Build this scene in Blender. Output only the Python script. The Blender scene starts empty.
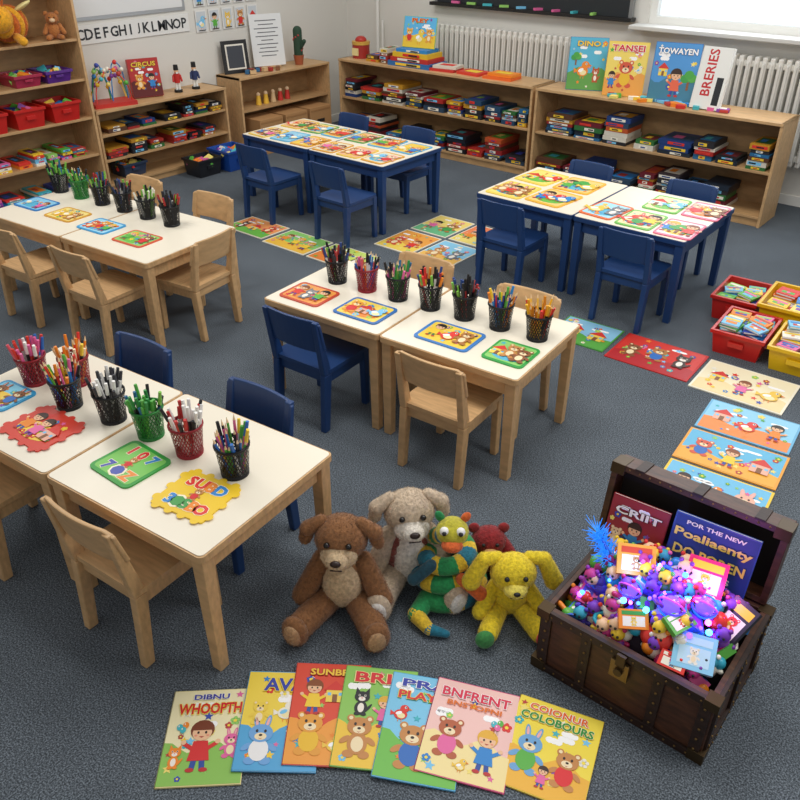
import bpy, math, random
from math import *
from mathutils import Vector, Matrix, Euler
random.seed(11)
SC=bpy.context.scene
SC.view_settings.view_transform='Standard'
COL=bpy.context.collection
def lin(h):
    h=h.lstrip('#'); r=[int(h[i:i+2],16)/255 for i in (0,2,4)]
    return tuple((c/12.92 if c<=.04045 else ((c+.055)/1.055)**2.4) for c in r)+(1,)
_M={}
def M(hexc,rough=.55,metal=0,kind='plain',emit=0,name=None):
    key=(hexc,rough,metal,kind,emit)
    if key in _M: return _M[key]
    m=bpy.data.materials.new((name or kind)+'_'+hexc.strip('#')); m.use_nodes=True
    nt=m.node_tree; b=nt.nodes['Principled BSDF']; L=nt.links
    c=lin(hexc); b.inputs['Base Color'].default_value=c
    b.inputs['Roughness'].default_value=rough; b.inputs['Metallic'].default_value=metal
    def tc(scale):
        t=nt.nodes.new('ShaderNodeTexCoord'); mp=nt.nodes.new('ShaderNodeMapping')
        mp.inputs['Scale'].default_value=scale; L.new(t.outputs['Object'],mp.inputs['Vector']); return mp.outputs[0]
    def noise(vec,s,d=4):
        n=nt.nodes.new('ShaderNodeTexNoise'); n.inputs['Scale'].default_value=s; n.inputs['Detail'].default_value=d
        L.new(vec,n.inputs['Vector']); return n.outputs['Fac']
    def ramp(fac,stops):
        r=nt.nodes.new('ShaderNodeValToRGB'); e=r.color_ramp.elements
        while len(e)<len(stops): e.new(.5)
        for i,(p,col) in enumerate(stops): e[i].position=p; e[i].color=col
        L.new(fac,r.inputs['Fac']); return r.outputs['Color']
    def sc(k): return tuple(min(1,x*k) for x in c[:3])+(1,)
    def bump(fac,st,dist):
        bp=nt.nodes.new('ShaderNodeBump'); bp.inputs['Strength'].default_value=st; bp.inputs['Distance'].default_value=dist
        L.new(fac,bp.inputs['Height']); L.new(bp.outputs[0],b.inputs['Normal'])
    if kind=='wood':
        f=noise(tc((3,22,9)),3,5); L.new(ramp(f,[(.3,sc(.82)),(.7,sc(1.12))]),b.inputs['Base Color'])
        bump(f,.08,.002)
    elif kind=='darkwood':
        f=noise(tc((5,14,20)),3,6); L.new(ramp(f,[(.3,sc(.6)),(.7,sc(1.5))]),b.inputs['Base Color']); bump(f,.25,.003)
    elif kind=='carpet':
        v=tc((1,1,1)); f=noise(v,190,3); f2=noise(v,2.2,3); f3=noise(v,420,2)
        c1=ramp(f,[(.36,sc(.42)),(.5,sc(.92)),(.64,sc(1.9))])
        c2=ramp(f2,[(.3,(.86,.86,.86,1)),(.7,(1.1,1.1,1.1,1))])
        mx=nt.nodes.new('ShaderNodeMixRGB'); mx.blend_type='MULTIPLY'; mx.inputs[0].default_value=1
        L.new(c1,mx.inputs[1]); L.new(c2,mx.inputs[2]); L.new(mx.outputs[0],b.inputs['Base Color'])
        bump(f3,.6,.006); b.inputs['Specular IOR Level'].default_value=.1
    elif kind=='wall':
        f=noise(tc((1,1,1)),60,3); bump(f,.1,.002)
    elif kind=='fur':
        f=noise(tc((1,1,1)),90,4); L.new(ramp(f,[(.3,sc(.72)),(.7,sc(1.18))]),b.inputs['Base Color']); bump(f,.8,.006)
        b.inputs['Sheen Weight'].default_value=.2
    if emit:
        b.inputs['Emission Color'].default_value=c; b.inputs['Emission Strength'].default_value=emit
    _M[key]=m; return m
_T={}
def textmesh(s,bold):
    k=(s,bold)
    if k in _T: return _T[k]
    cu=bpy.data.curves.new('t','FONT'); cu.body=s; cu.size=1; cu.offset=bold; cu.align_x='CENTER'; cu.align_y='CENTER'; cu.resolution_u=2
    ob=bpy.data.objects.new('t',cu); COL.objects.link(ob); bpy.context.view_layer.update()
    dg=bpy.context.evaluated_depsgraph_get(); me=ob.evaluated_get(dg).to_mesh()
    vs=[tuple(v.co) for v in me.vertices]; fs=[tuple(p.vertices) for p in me.polygons]
    ob.evaluated_get(dg).to_mesh_clear(); bpy.data.objects.remove(ob); bpy.data.curves.remove(cu)
    if vs:
        x0=min(v[0] for v in vs);x1=max(v[0] for v in vs);y0=min(v[1] for v in vs);y1=max(v[1] for v in vs)
        vs=[(v[0]-(x0+x1)/2,v[1]-(y0+y1)/2) for v in vs]; wh=(x1-x0,y1-y0)
    else: wh=(1,1)
    _T[k]=(vs,fs,wh); return _T[k]
class MB:
    def __init__(s): s.v=[];s.f=[];s.m=[];s.sm=[];s.mats=[];s.T=Matrix.Identity(4);s.fur=[]
    def mi(s,m):
        if m not in s.mats: s.mats.append(m)
        return s.mats.index(m)
    def add(s,vs,fs,mat,smooth=False,T=None):
        T=s.T@T if T is not None else s.T
        o=len(s.v); s.v+= [tuple(T@Vector(v)) for v in vs]; i=s.mi(mat)
        for f in fs: s.f.append(tuple(o+k for k in f)); s.m.append(i); s.sm.append(smooth)
    def box(s,c,size,mat,rot=(0,0,0),top=1.0):
        x,y,z=[k/2 for k in size]; t=top
        vs=[(-x,-y,-z),(x,-y,-z),(x,y,-z),(-x,y,-z),(-x*t,-y*t,z),(x*t,-y*t,z),(x*t,y*t,z),(-x*t,y*t,z)]
        fs=[(0,3,2,1),(4,5,6,7),(0,1,5,4),(1,2,6,5),(2,3,7,6),(3,0,4,7)]
        s.add(vs,fs,mat,T=Matrix.Translation(c)@Euler(rot).to_matrix().to_4x4())
    def skew(s,p0,p1,w,d,mat,w1=None,d1=None):
        w1=w1 or w; d1=d1 or d
        vs=[]
        for p,a,b in ((p0,w/2,d/2),(p1,w1/2,d1/2)):
            vs+=[(p[0]-a,p[1]-b,p[2]),(p[0]+a,p[1]-b,p[2]),(p[0]+a,p[1]+b,p[2]),(p[0]-a,p[1]+b,p[2])]
        s.add(vs,[(0,3,2,1),(4,5,6,7),(0,1,5,4),(1,2,6,5),(2,3,7,6),(3,0,4,7)],mat)
    def frame(s,p0,p1):
        d=Vector(p1)-Vector(p0); q=d.to_track_quat('Z','Y'); return Matrix.Translation(p0)@q.to_matrix().to_4x4(),d.length
    def cyl(s,p0,p1,r0,r1,mat,n=12,caps=True,smooth=True):
        T,L=s.frame(p0,p1); vs=[]
        for r,z in ((r0,0),(r1,L)):
            for i in range(n): a=2*pi*i/n; vs.append((r*cos(a),r*sin(a),z))
        s.add(vs,[(i,(i+1)%n,n+(i+1)%n,n+i) for i in range(n)],mat,smooth,T)
        if caps: s.add(vs,[tuple(range(n-1,-1,-1)),tuple(range(n,2*n))],mat,False,T)
    def revolve(s,prof,mat,n=20,c=(0,0,0),smooth=True):
        vs=[];fs=[]
        for r,z in prof:
            for i in range(n): a=2*pi*i/n; vs.append((c[0]+r*cos(a),c[1]+r*sin(a),c[2]+z))
        for j in range(len(prof)-1):
            for i in range(n): fs.append((j*n+i,j*n+(i+1)%n,(j+1)*n+(i+1)%n,(j+1)*n+i))
        s.add(vs,fs,mat,smooth)
    def ell(s,c,r,mat,rot=(0,0,0),n=16,m=10,fur=False):
        if not hasattr(r,'__len__'): r=(r,r,r)
        vs=[(0,0,-r[2])];fs=[]
        for j in range(1,m):
            t=-pi/2+pi*j/m
            for i in range(n): a=2*pi*i/n; vs.append((r[0]*cos(t)*cos(a),r[1]*cos(t)*sin(a),r[2]*sin(t)))
        vs.append((0,0,r[2])); e=len(vs)-1
        for i in range(n): fs.append((0,1+(i+1)%n,1+i)); fs.append((e,1+(m-2)*n+i,1+(m-2)*n+(i+1)%n))
        for j in range(m-2):
            for i in range(n): fs.append((1+j*n+i,1+j*n+(i+1)%n,1+(j+1)*n+(i+1)%n,1+(j+1)*n+i))
        T=Matrix.Translation(c)@Euler(rot).to_matrix().to_4x4()
        f0=len(s.f); s.add(vs,fs,mat,True,T)
        if fur: s.fur.append((f0,len(s.f),mat))
    def limb(s,p0,p1,r0,r1,mat,n=14,fur=False):
        T,L=s.frame(p0,p1); prof=[]
        for j in range(0,6): t=-pi/2+pi/2*j/5; prof.append((max(r0*cos(t),1e-4),r0*sin(t)))
        for j in range(0,6): t=pi/2*j/5; prof.append((max(r1*cos(t),1e-4),L+r1*sin(t)))
        vs=[];fs=[]
        for r,z in prof:
            for i in range(n): a=2*pi*i/n; vs.append((r*cos(a),r*sin(a),z))
        for j in range(len(prof)-1):
            for i in range(n): fs.append((j*n+i,j*n+(i+1)%n,(j+1)*n+(i+1)%n,(j+1)*n+i))
        f0=len(s.f); s.add(vs,fs,mat,True,T)
        if fur: s.fur.append((f0,len(s.f),mat))
    def dofur(s,density,length):
        for f0,f1,mat in s.fur:
            vs=[];fs=[]
            for k in range(f0,f1):
                P=[Vector(s.v[i]) for i in s.f[k]]
                n=(P[1]-P[0]).cross(P[2]-P[0])
                if len(P)==4: n=(P[2]-P[0]).cross(P[3]-P[1])
                a=n.length/2
                if a<1e-9: continue
                n.normalize(); q=a*density; cnt=int(q)+(1 if random.random()<q-int(q) else 0)
                for _ in range(cnt):
                    u,w=random.random(),random.random()
                    if len(P)==4: p=P[0]*(1-u)*(1-w)+P[1]*u*(1-w)+P[2]*u*w+P[3]*(1-u)*w
                    else:
                        if u+w>1:u,w=1-u,1-w
                        p=P[0]*(1-u-w)+P[1]*u+P[2]*w
                    r=Vector((random.gauss(0,1),random.gauss(0,1),random.gauss(0,1)-.6))*.45
                    d=(n+r).normalized()*length*random.uniform(.6,1.2)
                    sd=d.cross(Vector((random.random(),random.random(),random.random()))).normalized()*.0011
                    o=len(vs); p=p-n*.002; vs+=[p-sd,p+sd,p+d]; fs.append((o,o+1,o+2))
            T0=s.T; s.T=Matrix.Identity(4); s.add(vs,fs,mat,False); s.T=T0
    def poly(s,pts,z,mat): s.add([(x,y,z) for x,y in pts],[tuple(range(len(pts)))],mat)
    def disc(s,x,y,rx,ry,z,mat,rot=0,n=16):
        cr,sr=cos(rot),sin(rot)
        s.poly([(x+rx*cos(2*pi*i/n)*cr-ry*sin(2*pi*i/n)*sr, y+rx*cos(2*pi*i/n)*sr+ry*sin(2*pi*i/n)*cr) for i in range(n)],z,mat)
    def rpts(s,x,y,w,h,r,k=5):
        pts=[]
        for cx,cy,a0 in ((w/2-r,h/2-r,0),(-w/2+r,h/2-r,90),(-w/2+r,-h/2+r,180),(w/2-r,-h/2+r,270)):
            for i in range(k): a=radians(a0+90*i/(k-1)); pts.append((x+cx+r*cos(a),y+cy+r*sin(a)))
        return pts
    def plate(s,x,y,w,h,r,z0,z1,mat,side=None):
        p=s.rpts(x,y,w,h,r); n=len(p)
        vs=[(a,b,z0) for a,b in p]+[(a,b,z1) for a,b in p]
        s.add(vs,[tuple(range(n-1,-1,-1)),tuple(range(n,2*n))],mat)
        s.add(vs,[(i,(i+1)%n,n+(i+1)%n,n+i) for i in range(n)],side or mat)
    def rect(s,x,y,w,h,z,mat,rot=0):
        cr,sr=cos(rot),sin(rot)
        s.poly([(x+a*cr-b*sr,y+a*sr+b*cr) for a,b in ((-w/2,-h/2),(w/2,-h/2),(w/2,h/2),(-w/2,h/2))],z,mat)
    def text(s,t,x,y,h,z,mat,width=None,rot=0,bold=.02,outline=None):
        vs,fs,(w0,h0)=textmesh(t,bold)
        sy=h/h0; sx=(width/w0) if width else sy
        R=Matrix.Translation((x,y,0))@Matrix.Rotation(rot,4,'Z')
        if outline:
            v2,f2,(w2,h2)=textmesh(t,bold+.035)
            s.add([(a*sx,b*sy,z) for a,b in v2],f2,outline,T=R); z+=.0004
        s.add([(a*sx,b*sy,z) for a,b in vs],fs,mat,T=R)
    def build(s,name,loc=(0,0,0),rot=(0,0,0),parent=None,bevel=0,seg=2,scale=1):
        me=bpy.data.meshes.new(name); me.from_pydata(s.v,[],s.f)
        for m in s.mats: me.materials.append(m)
        me.polygons.foreach_set('material_index',s.m); me.polygons.foreach_set('use_smooth',s.sm); me.update()
        ob=bpy.data.objects.new(name,me); COL.objects.link(ob); ob.location=loc; ob.rotation_euler=rot; ob.scale=(scale,)*3
        if parent: ob.parent=parent
        if bevel:
            b=ob.modifiers.new('bevel','BEVEL'); b.width=bevel; b.segments=seg; b.limit_method='ANGLE'; b.angle_limit=radians(40)
        return ob
def copy_obj(ob,name,loc,rot):
    o=ob.copy(); o.name=name; COL.objects.link(o); o.location=loc; o.rotation_euler=rot; return o
def R(X,Y):
    a=radians(39.5); return (X*cos(a)-Y*sin(a),X*sin(a)+Y*cos(a))
D=radians
# palette
WOOD=M('#CFA878',.45,kind='wood'); WOODS=M('#C39C6D',.5,kind='wood'); CREAM=M('#F1E9D6',.35)
BLUE=M('#1C3D70',.42); WHITE=M('#EDEDE8',.5); BLACK=M('#141518',.5)
CARD=M('#B98B5A',.8); DARK=M('#26211F',.6)
PAL=['#E2382E','#F28C28','#F7D038','#5DB446','#2F87D0','#3B4FB0','#8E4BA8','#E86AA4','#45B8C4','#F4F0E0','#C2413B','#F6E27A','#7CC8F0','#9AD36A']
def pc(): return M(random.choice(PAL),.5)

# ---------- room ----------
XW=-6.75; YW=7.25
b=MB(); b.box((-1.4,2.6,-.05),(10.9,9.5,.1),M('#626A72',.95,kind='carpet')); b.build('floor')
WALL=M('#DFDDD6',.8,kind='wall')
b=MB(); b.box((XW-.05,2.6,1.4),(.1,9.5,2.8),WALL); b.build('wall_left')
b=MB()
b.box((-1.45,YW+.06,.63),(10.6,.12,1.26),WALL)
b.box((-4.97,YW+.06,2.03),(3.56,.12,1.54),WALL)
b.box((1.9,YW+.06,2.03),(3.9,.12,1.54),WALL)
b.box((-1.62,YW+.06,2.7),(3.15,.12,.2),WALL)
b.build('wall_back')
b=MB(); b.box((XW+.008,2.6,.04),(.016,9.3,.08),WHITE); b.build('baseboard_left')
b=MB(); b.box((-1.4,YW-.008,.04),(10.6,.016,.08),WHITE); b.build('baseboard_back')
b=MB()
for x in (-3.16,-1.65,-.1): b.box((x,YW+.05,1.93),(.07,.07,1.32),WHITE)
for z in (1.32,2.57): b.box((-1.63,YW+.05,z),(3.12,.069,.07),WHITE)
b.box((-1.63,YW+.09,1.93),(3.0,.01,1.2),M('#DDE8F2',.2,emit=.7))
b.build('window_1',bevel=.006)
b=MB(); b.box((-1.6,YW-.07,1.275),(3.35,.26,.035),M('#D4D4D0')); b.build('trim_1',bevel=.008)
# blackboard with tray
b=MB(); b.box((0,-.03,.55),(2.1,.03,1.1),M('#20262A',.6)); b.box((0,-.06,-.015),(2.2,.1,.03),M('#1A1A1A',.5))
for sx in (-1,1): b.box((sx*1.06,-.03,.55),(.03,.04,1.12),M('#9A9C9C',.4,.6))
for i in range(9): b.box((-.8+i*.19,-.07,.01),(.09,.03,.02),M(random.choice(PAL),.6),rot=(0,0,.2*i))
b.build('blackboard',(-4.4,YW,1.33))
# radiators
def radiator(x0,x1):
    b=MB(); W=M('#E6E5DF',.4); n=int((x1-x0)/.062)
    for i in range(n):
        x=x0+.03+i*.062
        b.box((x,0,.74),(.04,.09,.8),W); b.box((x,-.052,.74),(.022,.02,.72),W)
    b.box(((x0+x1)/2,.0,1.08),(x1-x0,.04,.05),W); b.box(((x0+x1)/2,0,.4),(x1-x0,.04,.05),W)
    for x in (x0+.1,x1-.1): b.box((x,0,.17),(.04,.06,.34),W)
    b.cyl((x0+.03,0,.36),(x0-.12,0,.36),.012,.012,W); b.cyl((x0-.12,0,.0),(x0-.12,0,.36),.012,.012,W)
    b.build('radiator',(0,YW-.1,0),bevel=.01)
radiator(-5.65,-3.8); radiator(-2.75,-.9)
b=MB(); b.cyl((0,0,0),(0,0,2.8),.018,.018,WHITE); b.cyl((.07,0,0),(.07,0,1.1),.012,.012,WHITE); b.build('heating_pipe',(-6.25,YW-.05,0))

# ---------- drawing helpers ----------
def cartoon(b,x,y,s,z,col,belly='#F7E3B8',shirt=None,bunny=False):
    c=M(col,.5); bl=M(belly,.5); k=M('#2A1C18',.5); e=.0003
    for sg in (-1,1):
        b.disc(x+sg*.16*s,y-.40*s,.12*s,.09*s,z,c); b.disc(x+sg*.27*s,y-.08*s,.13*s,.065*s,z,c,rot=sg*-.7)
        if bunny: b.disc(x+sg*.12*s,y+.52*s,.06*s,.19*s,z,c,rot=-sg*.2); b.disc(x+sg*.12*s,y+.52*s,.03*s,.13*s,z+e,M('#F4B6B6',.5),rot=-sg*.2)
        else: b.disc(x+sg*.2*s,y+.44*s,.085*s,.085*s,z,c); b.disc(x+sg*.2*s,y+.44*s,.045*s,.045*s,z+e*2.5,bl)
    b.disc(x,y-.15*s,.21*s,.26*s,z+e,M(shirt,.5) if shirt else c)
    if not shirt: b.disc(x,y-.17*s,.13*s,.18*s,z+2*e,bl)
    b.disc(x,y+.25*s,.26*s,.22*s,z+2*e,c); b.disc(x,y+.17*s,.13*s,.09*s,z+3*e,bl)
    b.disc(x,y+.20*s,.04*s,.03*s,z+4*e,k,n=8)
    for sg in (-1,1): b.disc(x+sg*.09*s,y+.30*s,.03*s,.04*s,z+4*e,k,n=8)
    b.poly([(x-.05*s,y+.13*s),(x,y+.10*s),(x+.05*s,y+.13*s),(x,y+.115*s)],z+4*e,M('#C03030',.5))
def kid(b,x,y,s,z,shirt,hair,pants='#2F4FA0'):
    sk=M('#F2C39A',.5); h=M(hair,.5); t=M(shirt,.5); p=M(pants,.5); k=M('#2A1C18',.5); e=.0003
    for sg in (-1,1):
        b.rect(x+sg*.08*s,y-.38*s,.1*s,.22*s,z,p,rot=sg*.12); b.disc(x+sg*.12*s,y-.5*s,.08*s,.045*s,z+e,M('#C03030',.5),n=10)
        b.rect(x+sg*.22*s,y-.02*s,.2*s,.08*s,z,t,rot=sg*.6); b.disc(x+sg*.31*s,y+.06*s,.05*s,.05*s,z+e,sk,n=10)
    b.poly([(x-.2*s,y-.32*s),(x+.2*s,y-.32*s),(x+.13*s,y+.08*s),(x-.13*s,y+.08*s)],z+e,t)
    b.disc(x,y+.31*s,.22*s,.21*s,z+e,h); b.disc(x,y+.25*s,.18*s,.17*s,z+2*e,sk)
    b.poly([(x-.19*s,y+.30*s),(x+.19*s,y+.30*s),(x+.14*s,y+.44*s),(x-.12*s,y+.46*s)],z+3*e,h)
    for sg in (-1,1): b.disc(x+sg*.07*s,y+.25*s,.022*s,.03*s,z+4*e,k,n=8); b.disc(x+sg*.11*s,y+.19*s,.03*s,.02*s,z+4*e,M('#EF9A80',.5),n=8)
    b.poly([(x-.05*s,y+.17*s),(x,y+.14*s),(x+.05*s,y+.17*s)],z+4*e,M('#B83030',.5))
def cat(b,x,y,s,z,col):
    c=M(col,.5); k=M('#201818',.5); w=M('#F7F0E4',.5); e=.0003
    b.disc(x+.22*s,y-.2*s,.2*s,.045*s,z,c,rot=1.0); b.disc(x,y-.2*s,.2*s,.25*s,z+e,c); b.disc(x,y-.2*s,.1*s,.17*s,z+2*e,w)
    for sg in (-1,1): 
        b.poly([(x+sg*.02*s,y+.3*s),(x+sg*.22*s,y+.3*s),(x+sg*.2*s,y+.54*s)][::sg],z+e,c); b.disc(x+sg*.1*s,y-.42*s,.09*s,.06*s,z+2*e,c)
    b.disc(x,y+.2*s,.24*s,.2*s,z+2*e,c); b.disc(x,y+.12*s,.11*s,.08*s,z+3*e,w)
    for sg in (-1,1): b.disc(x+sg*.09*s,y+.24*s,.035*s,.045*s,z+3*e,w,n=8); b.disc(x+sg*.09*s,y+.24*s,.02*s,.03*s,z+4*e,k,n=8)
    b.disc(x,y+.15*s,.03*s,.02*s,z+4*e,M('#E07080',.5),n=8)
def bird(b,x,y,s,z,col):
    c=M(col,.5); e=.0003; k=M('#201818',.5)
    b.poly([(x-.2*s,y-.1*s),(x-.45*s,y+.05*s),(x-.42*s,y-.2*s)],z,c); b.disc(x,y-.1*s,.28*s,.24*s,z+e,c); b.disc(x+.03*s,y-.16*s,.17*s,.13*s,z+2*e,M('#F7E8B0',.5))
    b.disc(x+.13*s,y+.2*s,.19*s,.18*s,z+2*e,c); b.poly([(x+.28*s,y+.14*s),(x+.46*s,y+.18*s),(x+.28*s,y+.26*s)],z+2*e,M('#F28C28',.5))
    b.disc(x+.17*s,y+.25*s,.05*s,.06*s,z+3*e,WHITE,n=9); b.disc(x+.18*s,y+.25*s,.025*s,.035*s,z+4*e,k,n=8); b.disc(x-.08*s,y-.05*s,.14*s,.08*s,z+3*e,M('#FFFFFF' if col!='#F4F0E0' else '#7CC8F0',.5),rot=.5)
    for sg in (-1,1): b.rect(x+sg*.07*s,y-.38*s,.03*s,.14*s,z,M('#F28C28',.5))
def balloons(b,x,y,s,z):
    for i,(dx,dy) in enumerate(((-.15,.15),(.12,.25),(.02,.0))):
        b.rect(x+dx*s*.5,y-.2*s+dy*s*.3,.012*s,.5*s,z,M('#5A5A5A',.5),rot=dx*1.2); b.disc(x+dx*s,y+dy*s,.14*s,.17*s,z+.0002*(i+1),M(random.choice(PAL[:9]),.5)); b.disc(x+dx*s-.05*s,y+dy*s+.05*s,.03*s,.05*s,z+.001,WHITE,n=8)
def house(b,x,y,s,z):
    b.rect(x,y-.15*s,.5*s,.4*s,z,M(random.choice(['#F5D65A','#F4F0E0','#F2B7A0']),.5)); b.poly([(x-.33*s,y+.05*s),(x+.33*s,y+.05*s),(x,y+.38*s)],z+.0003,M('#D8382E',.5)); b.rect(x,y-.22*s,.14*s,.26*s,z+.0003,M('#8A5A38',.5)); b.rect(x-.16*s,y-.08*s,.1*s,.1*s,z+.0003,M('#7CC8F0',.5)); b.rect(x+.16*s,y-.08*s,.1*s,.1*s,z+.0003,M('#7CC8F0',.5))
def tree(b,x,y,s,z):
    b.rect(x,y-.25*s,.1*s,.35*s,z,M('#8A5A38',.5))
    for i,(dx,dy) in enumerate(((-.15,.05),(.15,.08),(0,.22))): b.disc(x+dx*s,y+dy*s,.2*s,.18*s,z+.0002*(i+1),M(['#3F9F4A','#58B04A','#4AA845'][i],.5))
def fig(b,x,y,s,z):
    k=random.random(); rc=random.choice
    if k<.27: cartoon(b,x,y,s,z,rc(['#C98A4B','#E8A13C','#D9583C','#8F5A35','#B5793F','#F2B7A0']),shirt=rc([None,None,'#D93030','#2F6FC0','#3FA04A']),bunny=random.random()<.4)
    elif k<.58: kid(b,x,y,s,z,rc(['#E2382E','#2F87D0','#F7D038','#5DB446','#E86AA4','#F28C28']),rc(['#3A2418','#E8B23A','#8A4A20','#1E1A18']),rc(['#2F4FA0','#7A3A90','#3F7F4A']))
    elif k<.72: cat(b,x,y,s,z,rc(['#F28C28','#7A7F88','#F2C84A','#4A3A34']))
    elif k<.86: bird(b,x,y,s,z,rc(['#F2C84A','#2F87D0','#E2382E','#7CC8F0']))
    elif k<.91: balloons(b,x,y,s,z)
    elif k<.96: house(b,x,y,s,z)
    else: tree(b,x,y,s,z)
def flower(b,x,y,s,z,col):
    m=M(col,.5)
    for i in range(5): a=i*2*pi/5+.3; b.disc(x+.6*s*cos(a),y+.6*s*sin(a),.42*s,.42*s,z,m,n=9)
    b.disc(x,y,.35*s,.35*s,z+.0003,M('#F9E04A',.5),n=9)
def star(b,x,y,s,z,col,k=5,rot=0):
    pts=[]
    for i in range(2*k):
        r=s if i%2==0 else s*.45; a=pi*i/k+pi/2+rot; pts.append((x+r*cos(a),y+r*sin(a)))
    vs=[(x,y,z)]+[(p[0],p[1],z) for p in pts]; b.add(vs,[(0,i+1,(i+1)%(2*k)+1) for i in range(2*k)],M(col,.5))
def scene_art(b,w,h,z,bg,ground,chars=None,n=8,x0=0,y0=0):
    b.rect(x0,y0,w,h,z,M(bg,.45))
    pts=[(x0-w/2,y0-h/2),(x0+w/2,y0-h/2)]+[(x0+w/2-w*i/10,y0-h*.12+h*.06*sin(i*1.1+w*40)) for i in range(11)]
    b.poly(pts,z+.0003,M(ground,.45))
    for i in range(3): 
        cx=x0+random.uniform(-.35,.35)*w; cy=y0+random.uniform(.1,.38)*h
        for k in range(3): b.disc(cx+(k-1)*w*.05,cy,w*.05,h*.035,z+.0005+.00005*k,M('#FFFFFF',.5),n=10)
    for i in range(n):
        cx=x0+random.uniform(-.44,.44)*w; cy=y0+random.uniform(-.44,.44)*h; s=random.uniform(.025,.05)*min(w,h)*1.4
        random.choice([flower,star])(b,cx,cy,s,z+.0007+i*.00004,random.choice(PAL))
    if chars is None: chars=random.randint(2,3)
    for i in range(chars):
        cx=x0+w*(-.5+(i+.5)/chars)*.92; cy=y0+random.uniform(-.12,.08)*h; s=min(h*.75,w*1.05/chars)*random.uniform(.9,1.1)
        fig(b,cx,cy,s,z+.0016+i*.0016)

# ---------- tables ----------
def table(name,cx,cy,L,W,rz,blue=False):
    b=MB(); fr=BLUE if blue else WOOD
    b.plate(0,0,L,W,.02,.502,.528,fr); 
    b.plate(0,0,L-.012,W-.012,.018,.5285,.531,CREAM)
    for sx in (-1,1):
        for sy in (-1,1): b.skew((sx*(L/2-.035),sy*(W/2-.035),0),(sx*(L/2-.035),sy*(W/2-.035),.502),.04,.04,fr,.05,.05)
        b.box((sx*(L/2-.04),0,.465),(.02,W-.12,.074),fr)
    for sy in (-1,1): b.box((0,sy*(W/2-.04),.465),(L-.12,.02,.074),fr)
    return b.build(name,(cx,cy,0),(0,0,rz),bevel=.003)
def pair(cx,cy,L,W,deg,blue=False):
    a=D(deg)
    for s in (-1,1): table('classroom_table',cx+s*(L/2+.002)*cos(a),cy+s*(L/2+.002)*sin(a),L,W,a,blue)
    return lambda lx,ly:(cx+lx*cos(a)-ly*sin(a),cy+lx*sin(a)+ly*cos(a))
P1=pair(-2.365,1.235,.745,.65,6)
P2=pair(-4.42,2.53,.75,.70,5.5)
P3=pair(-2.15,2.735,.705,.63,4.5)
P4=pair(-4.64,4.845,.78,.74,0,True)
P5=pair(-2.25,4.82,.73,.80,0,True)

# ---------- chairs ----------
def chairmesh(blue):
    b=MB(); m=BLUE if blue else WOOD
    for sx in (-1,1):
        x=sx*.150
        b.skew((x,-.175,0),(x,-.15,.31),.032,.04,m,.034,.05); b.skew((x,-.15,.31),(x*1.0,-.205,.60),.034,.05,m,.03,.026)
        b.skew((x,.145,0),(x,.14,.315),.032,.034,m,.036,.042)
        b.box((x,0,.285),(.022,.27,.05),m)
    b.box((0,.14,.285),(.28,.02,.05),m); b.box((0,-.145,.285),(.28,.02,.05),m)
    b.plate(0,0,.345,.335,.035,.316,.336,m)
    n=10; z0,z1=(.43,.605) if blue else (.455,.61)
    vs=[];fs=[]
    for i in range(n+1):
        t=-1+2*i/n; x=t*.172; cv=-.022*(1-t*t)
        dz=.018*max(0,abs(t)-.8)/.2
        for (yy,zz) in ((-.158,z0+dz),(-.190,z1-dz),(-.206,z1-dz),(-.174,z0+dz)): vs.append((x,yy+cv,zz))
    for i in range(n):
        o=i*4
        for k in range(4): fs.append((o+k,o+(k+1)%4,o+4+(k+1)%4,o+4+k))
    fs+= [(3,2,1,0),(n*4,n*4+1,n*4+2,n*4+3)]
    b.add(vs,[tuple(reversed(f)) for f in fs],m)
    return b
CH={}
def chair(x,y,deg,blue=False):
    if blue not in CH: CH[blue]=chairmesh(blue).build('chair',(x,y,0),(0,0,D(deg)),bevel=.005)
    else: copy_obj(CH[blue],'chair',(x,y,0),(0,0,D(deg)))
for x,y,d,bl in [(-1.99,1.03,5,0),(-2.75,.93,5,0),(-2.08,1.49,184,1),(-2.76,1.44,186,1),
 (-3.98,2.2,5,0),(-4.62,2.14,5,0),(-3.74,2.62,98,0),(-4.1,2.92,186,0),(-4.75,2.86,186,0),
 (-1.74,2.48,4,0),(-2.5,2.43,4,1),(-2.4,2.95,184,0),(-1.76,2.93,184,0),
 (-4.85,4.28,0,1),(-4.05,4.28,0,1),(-4.95,5.17,180,1),(-4.2,5.14,180,1),
 (-2.62,4.36,0,1),(-1.78,4.38,0,1),(-2.6,5.12,180,1),(-1.85,5.12,180,1)]:
    chair(x,y,d,bool(bl))

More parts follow.
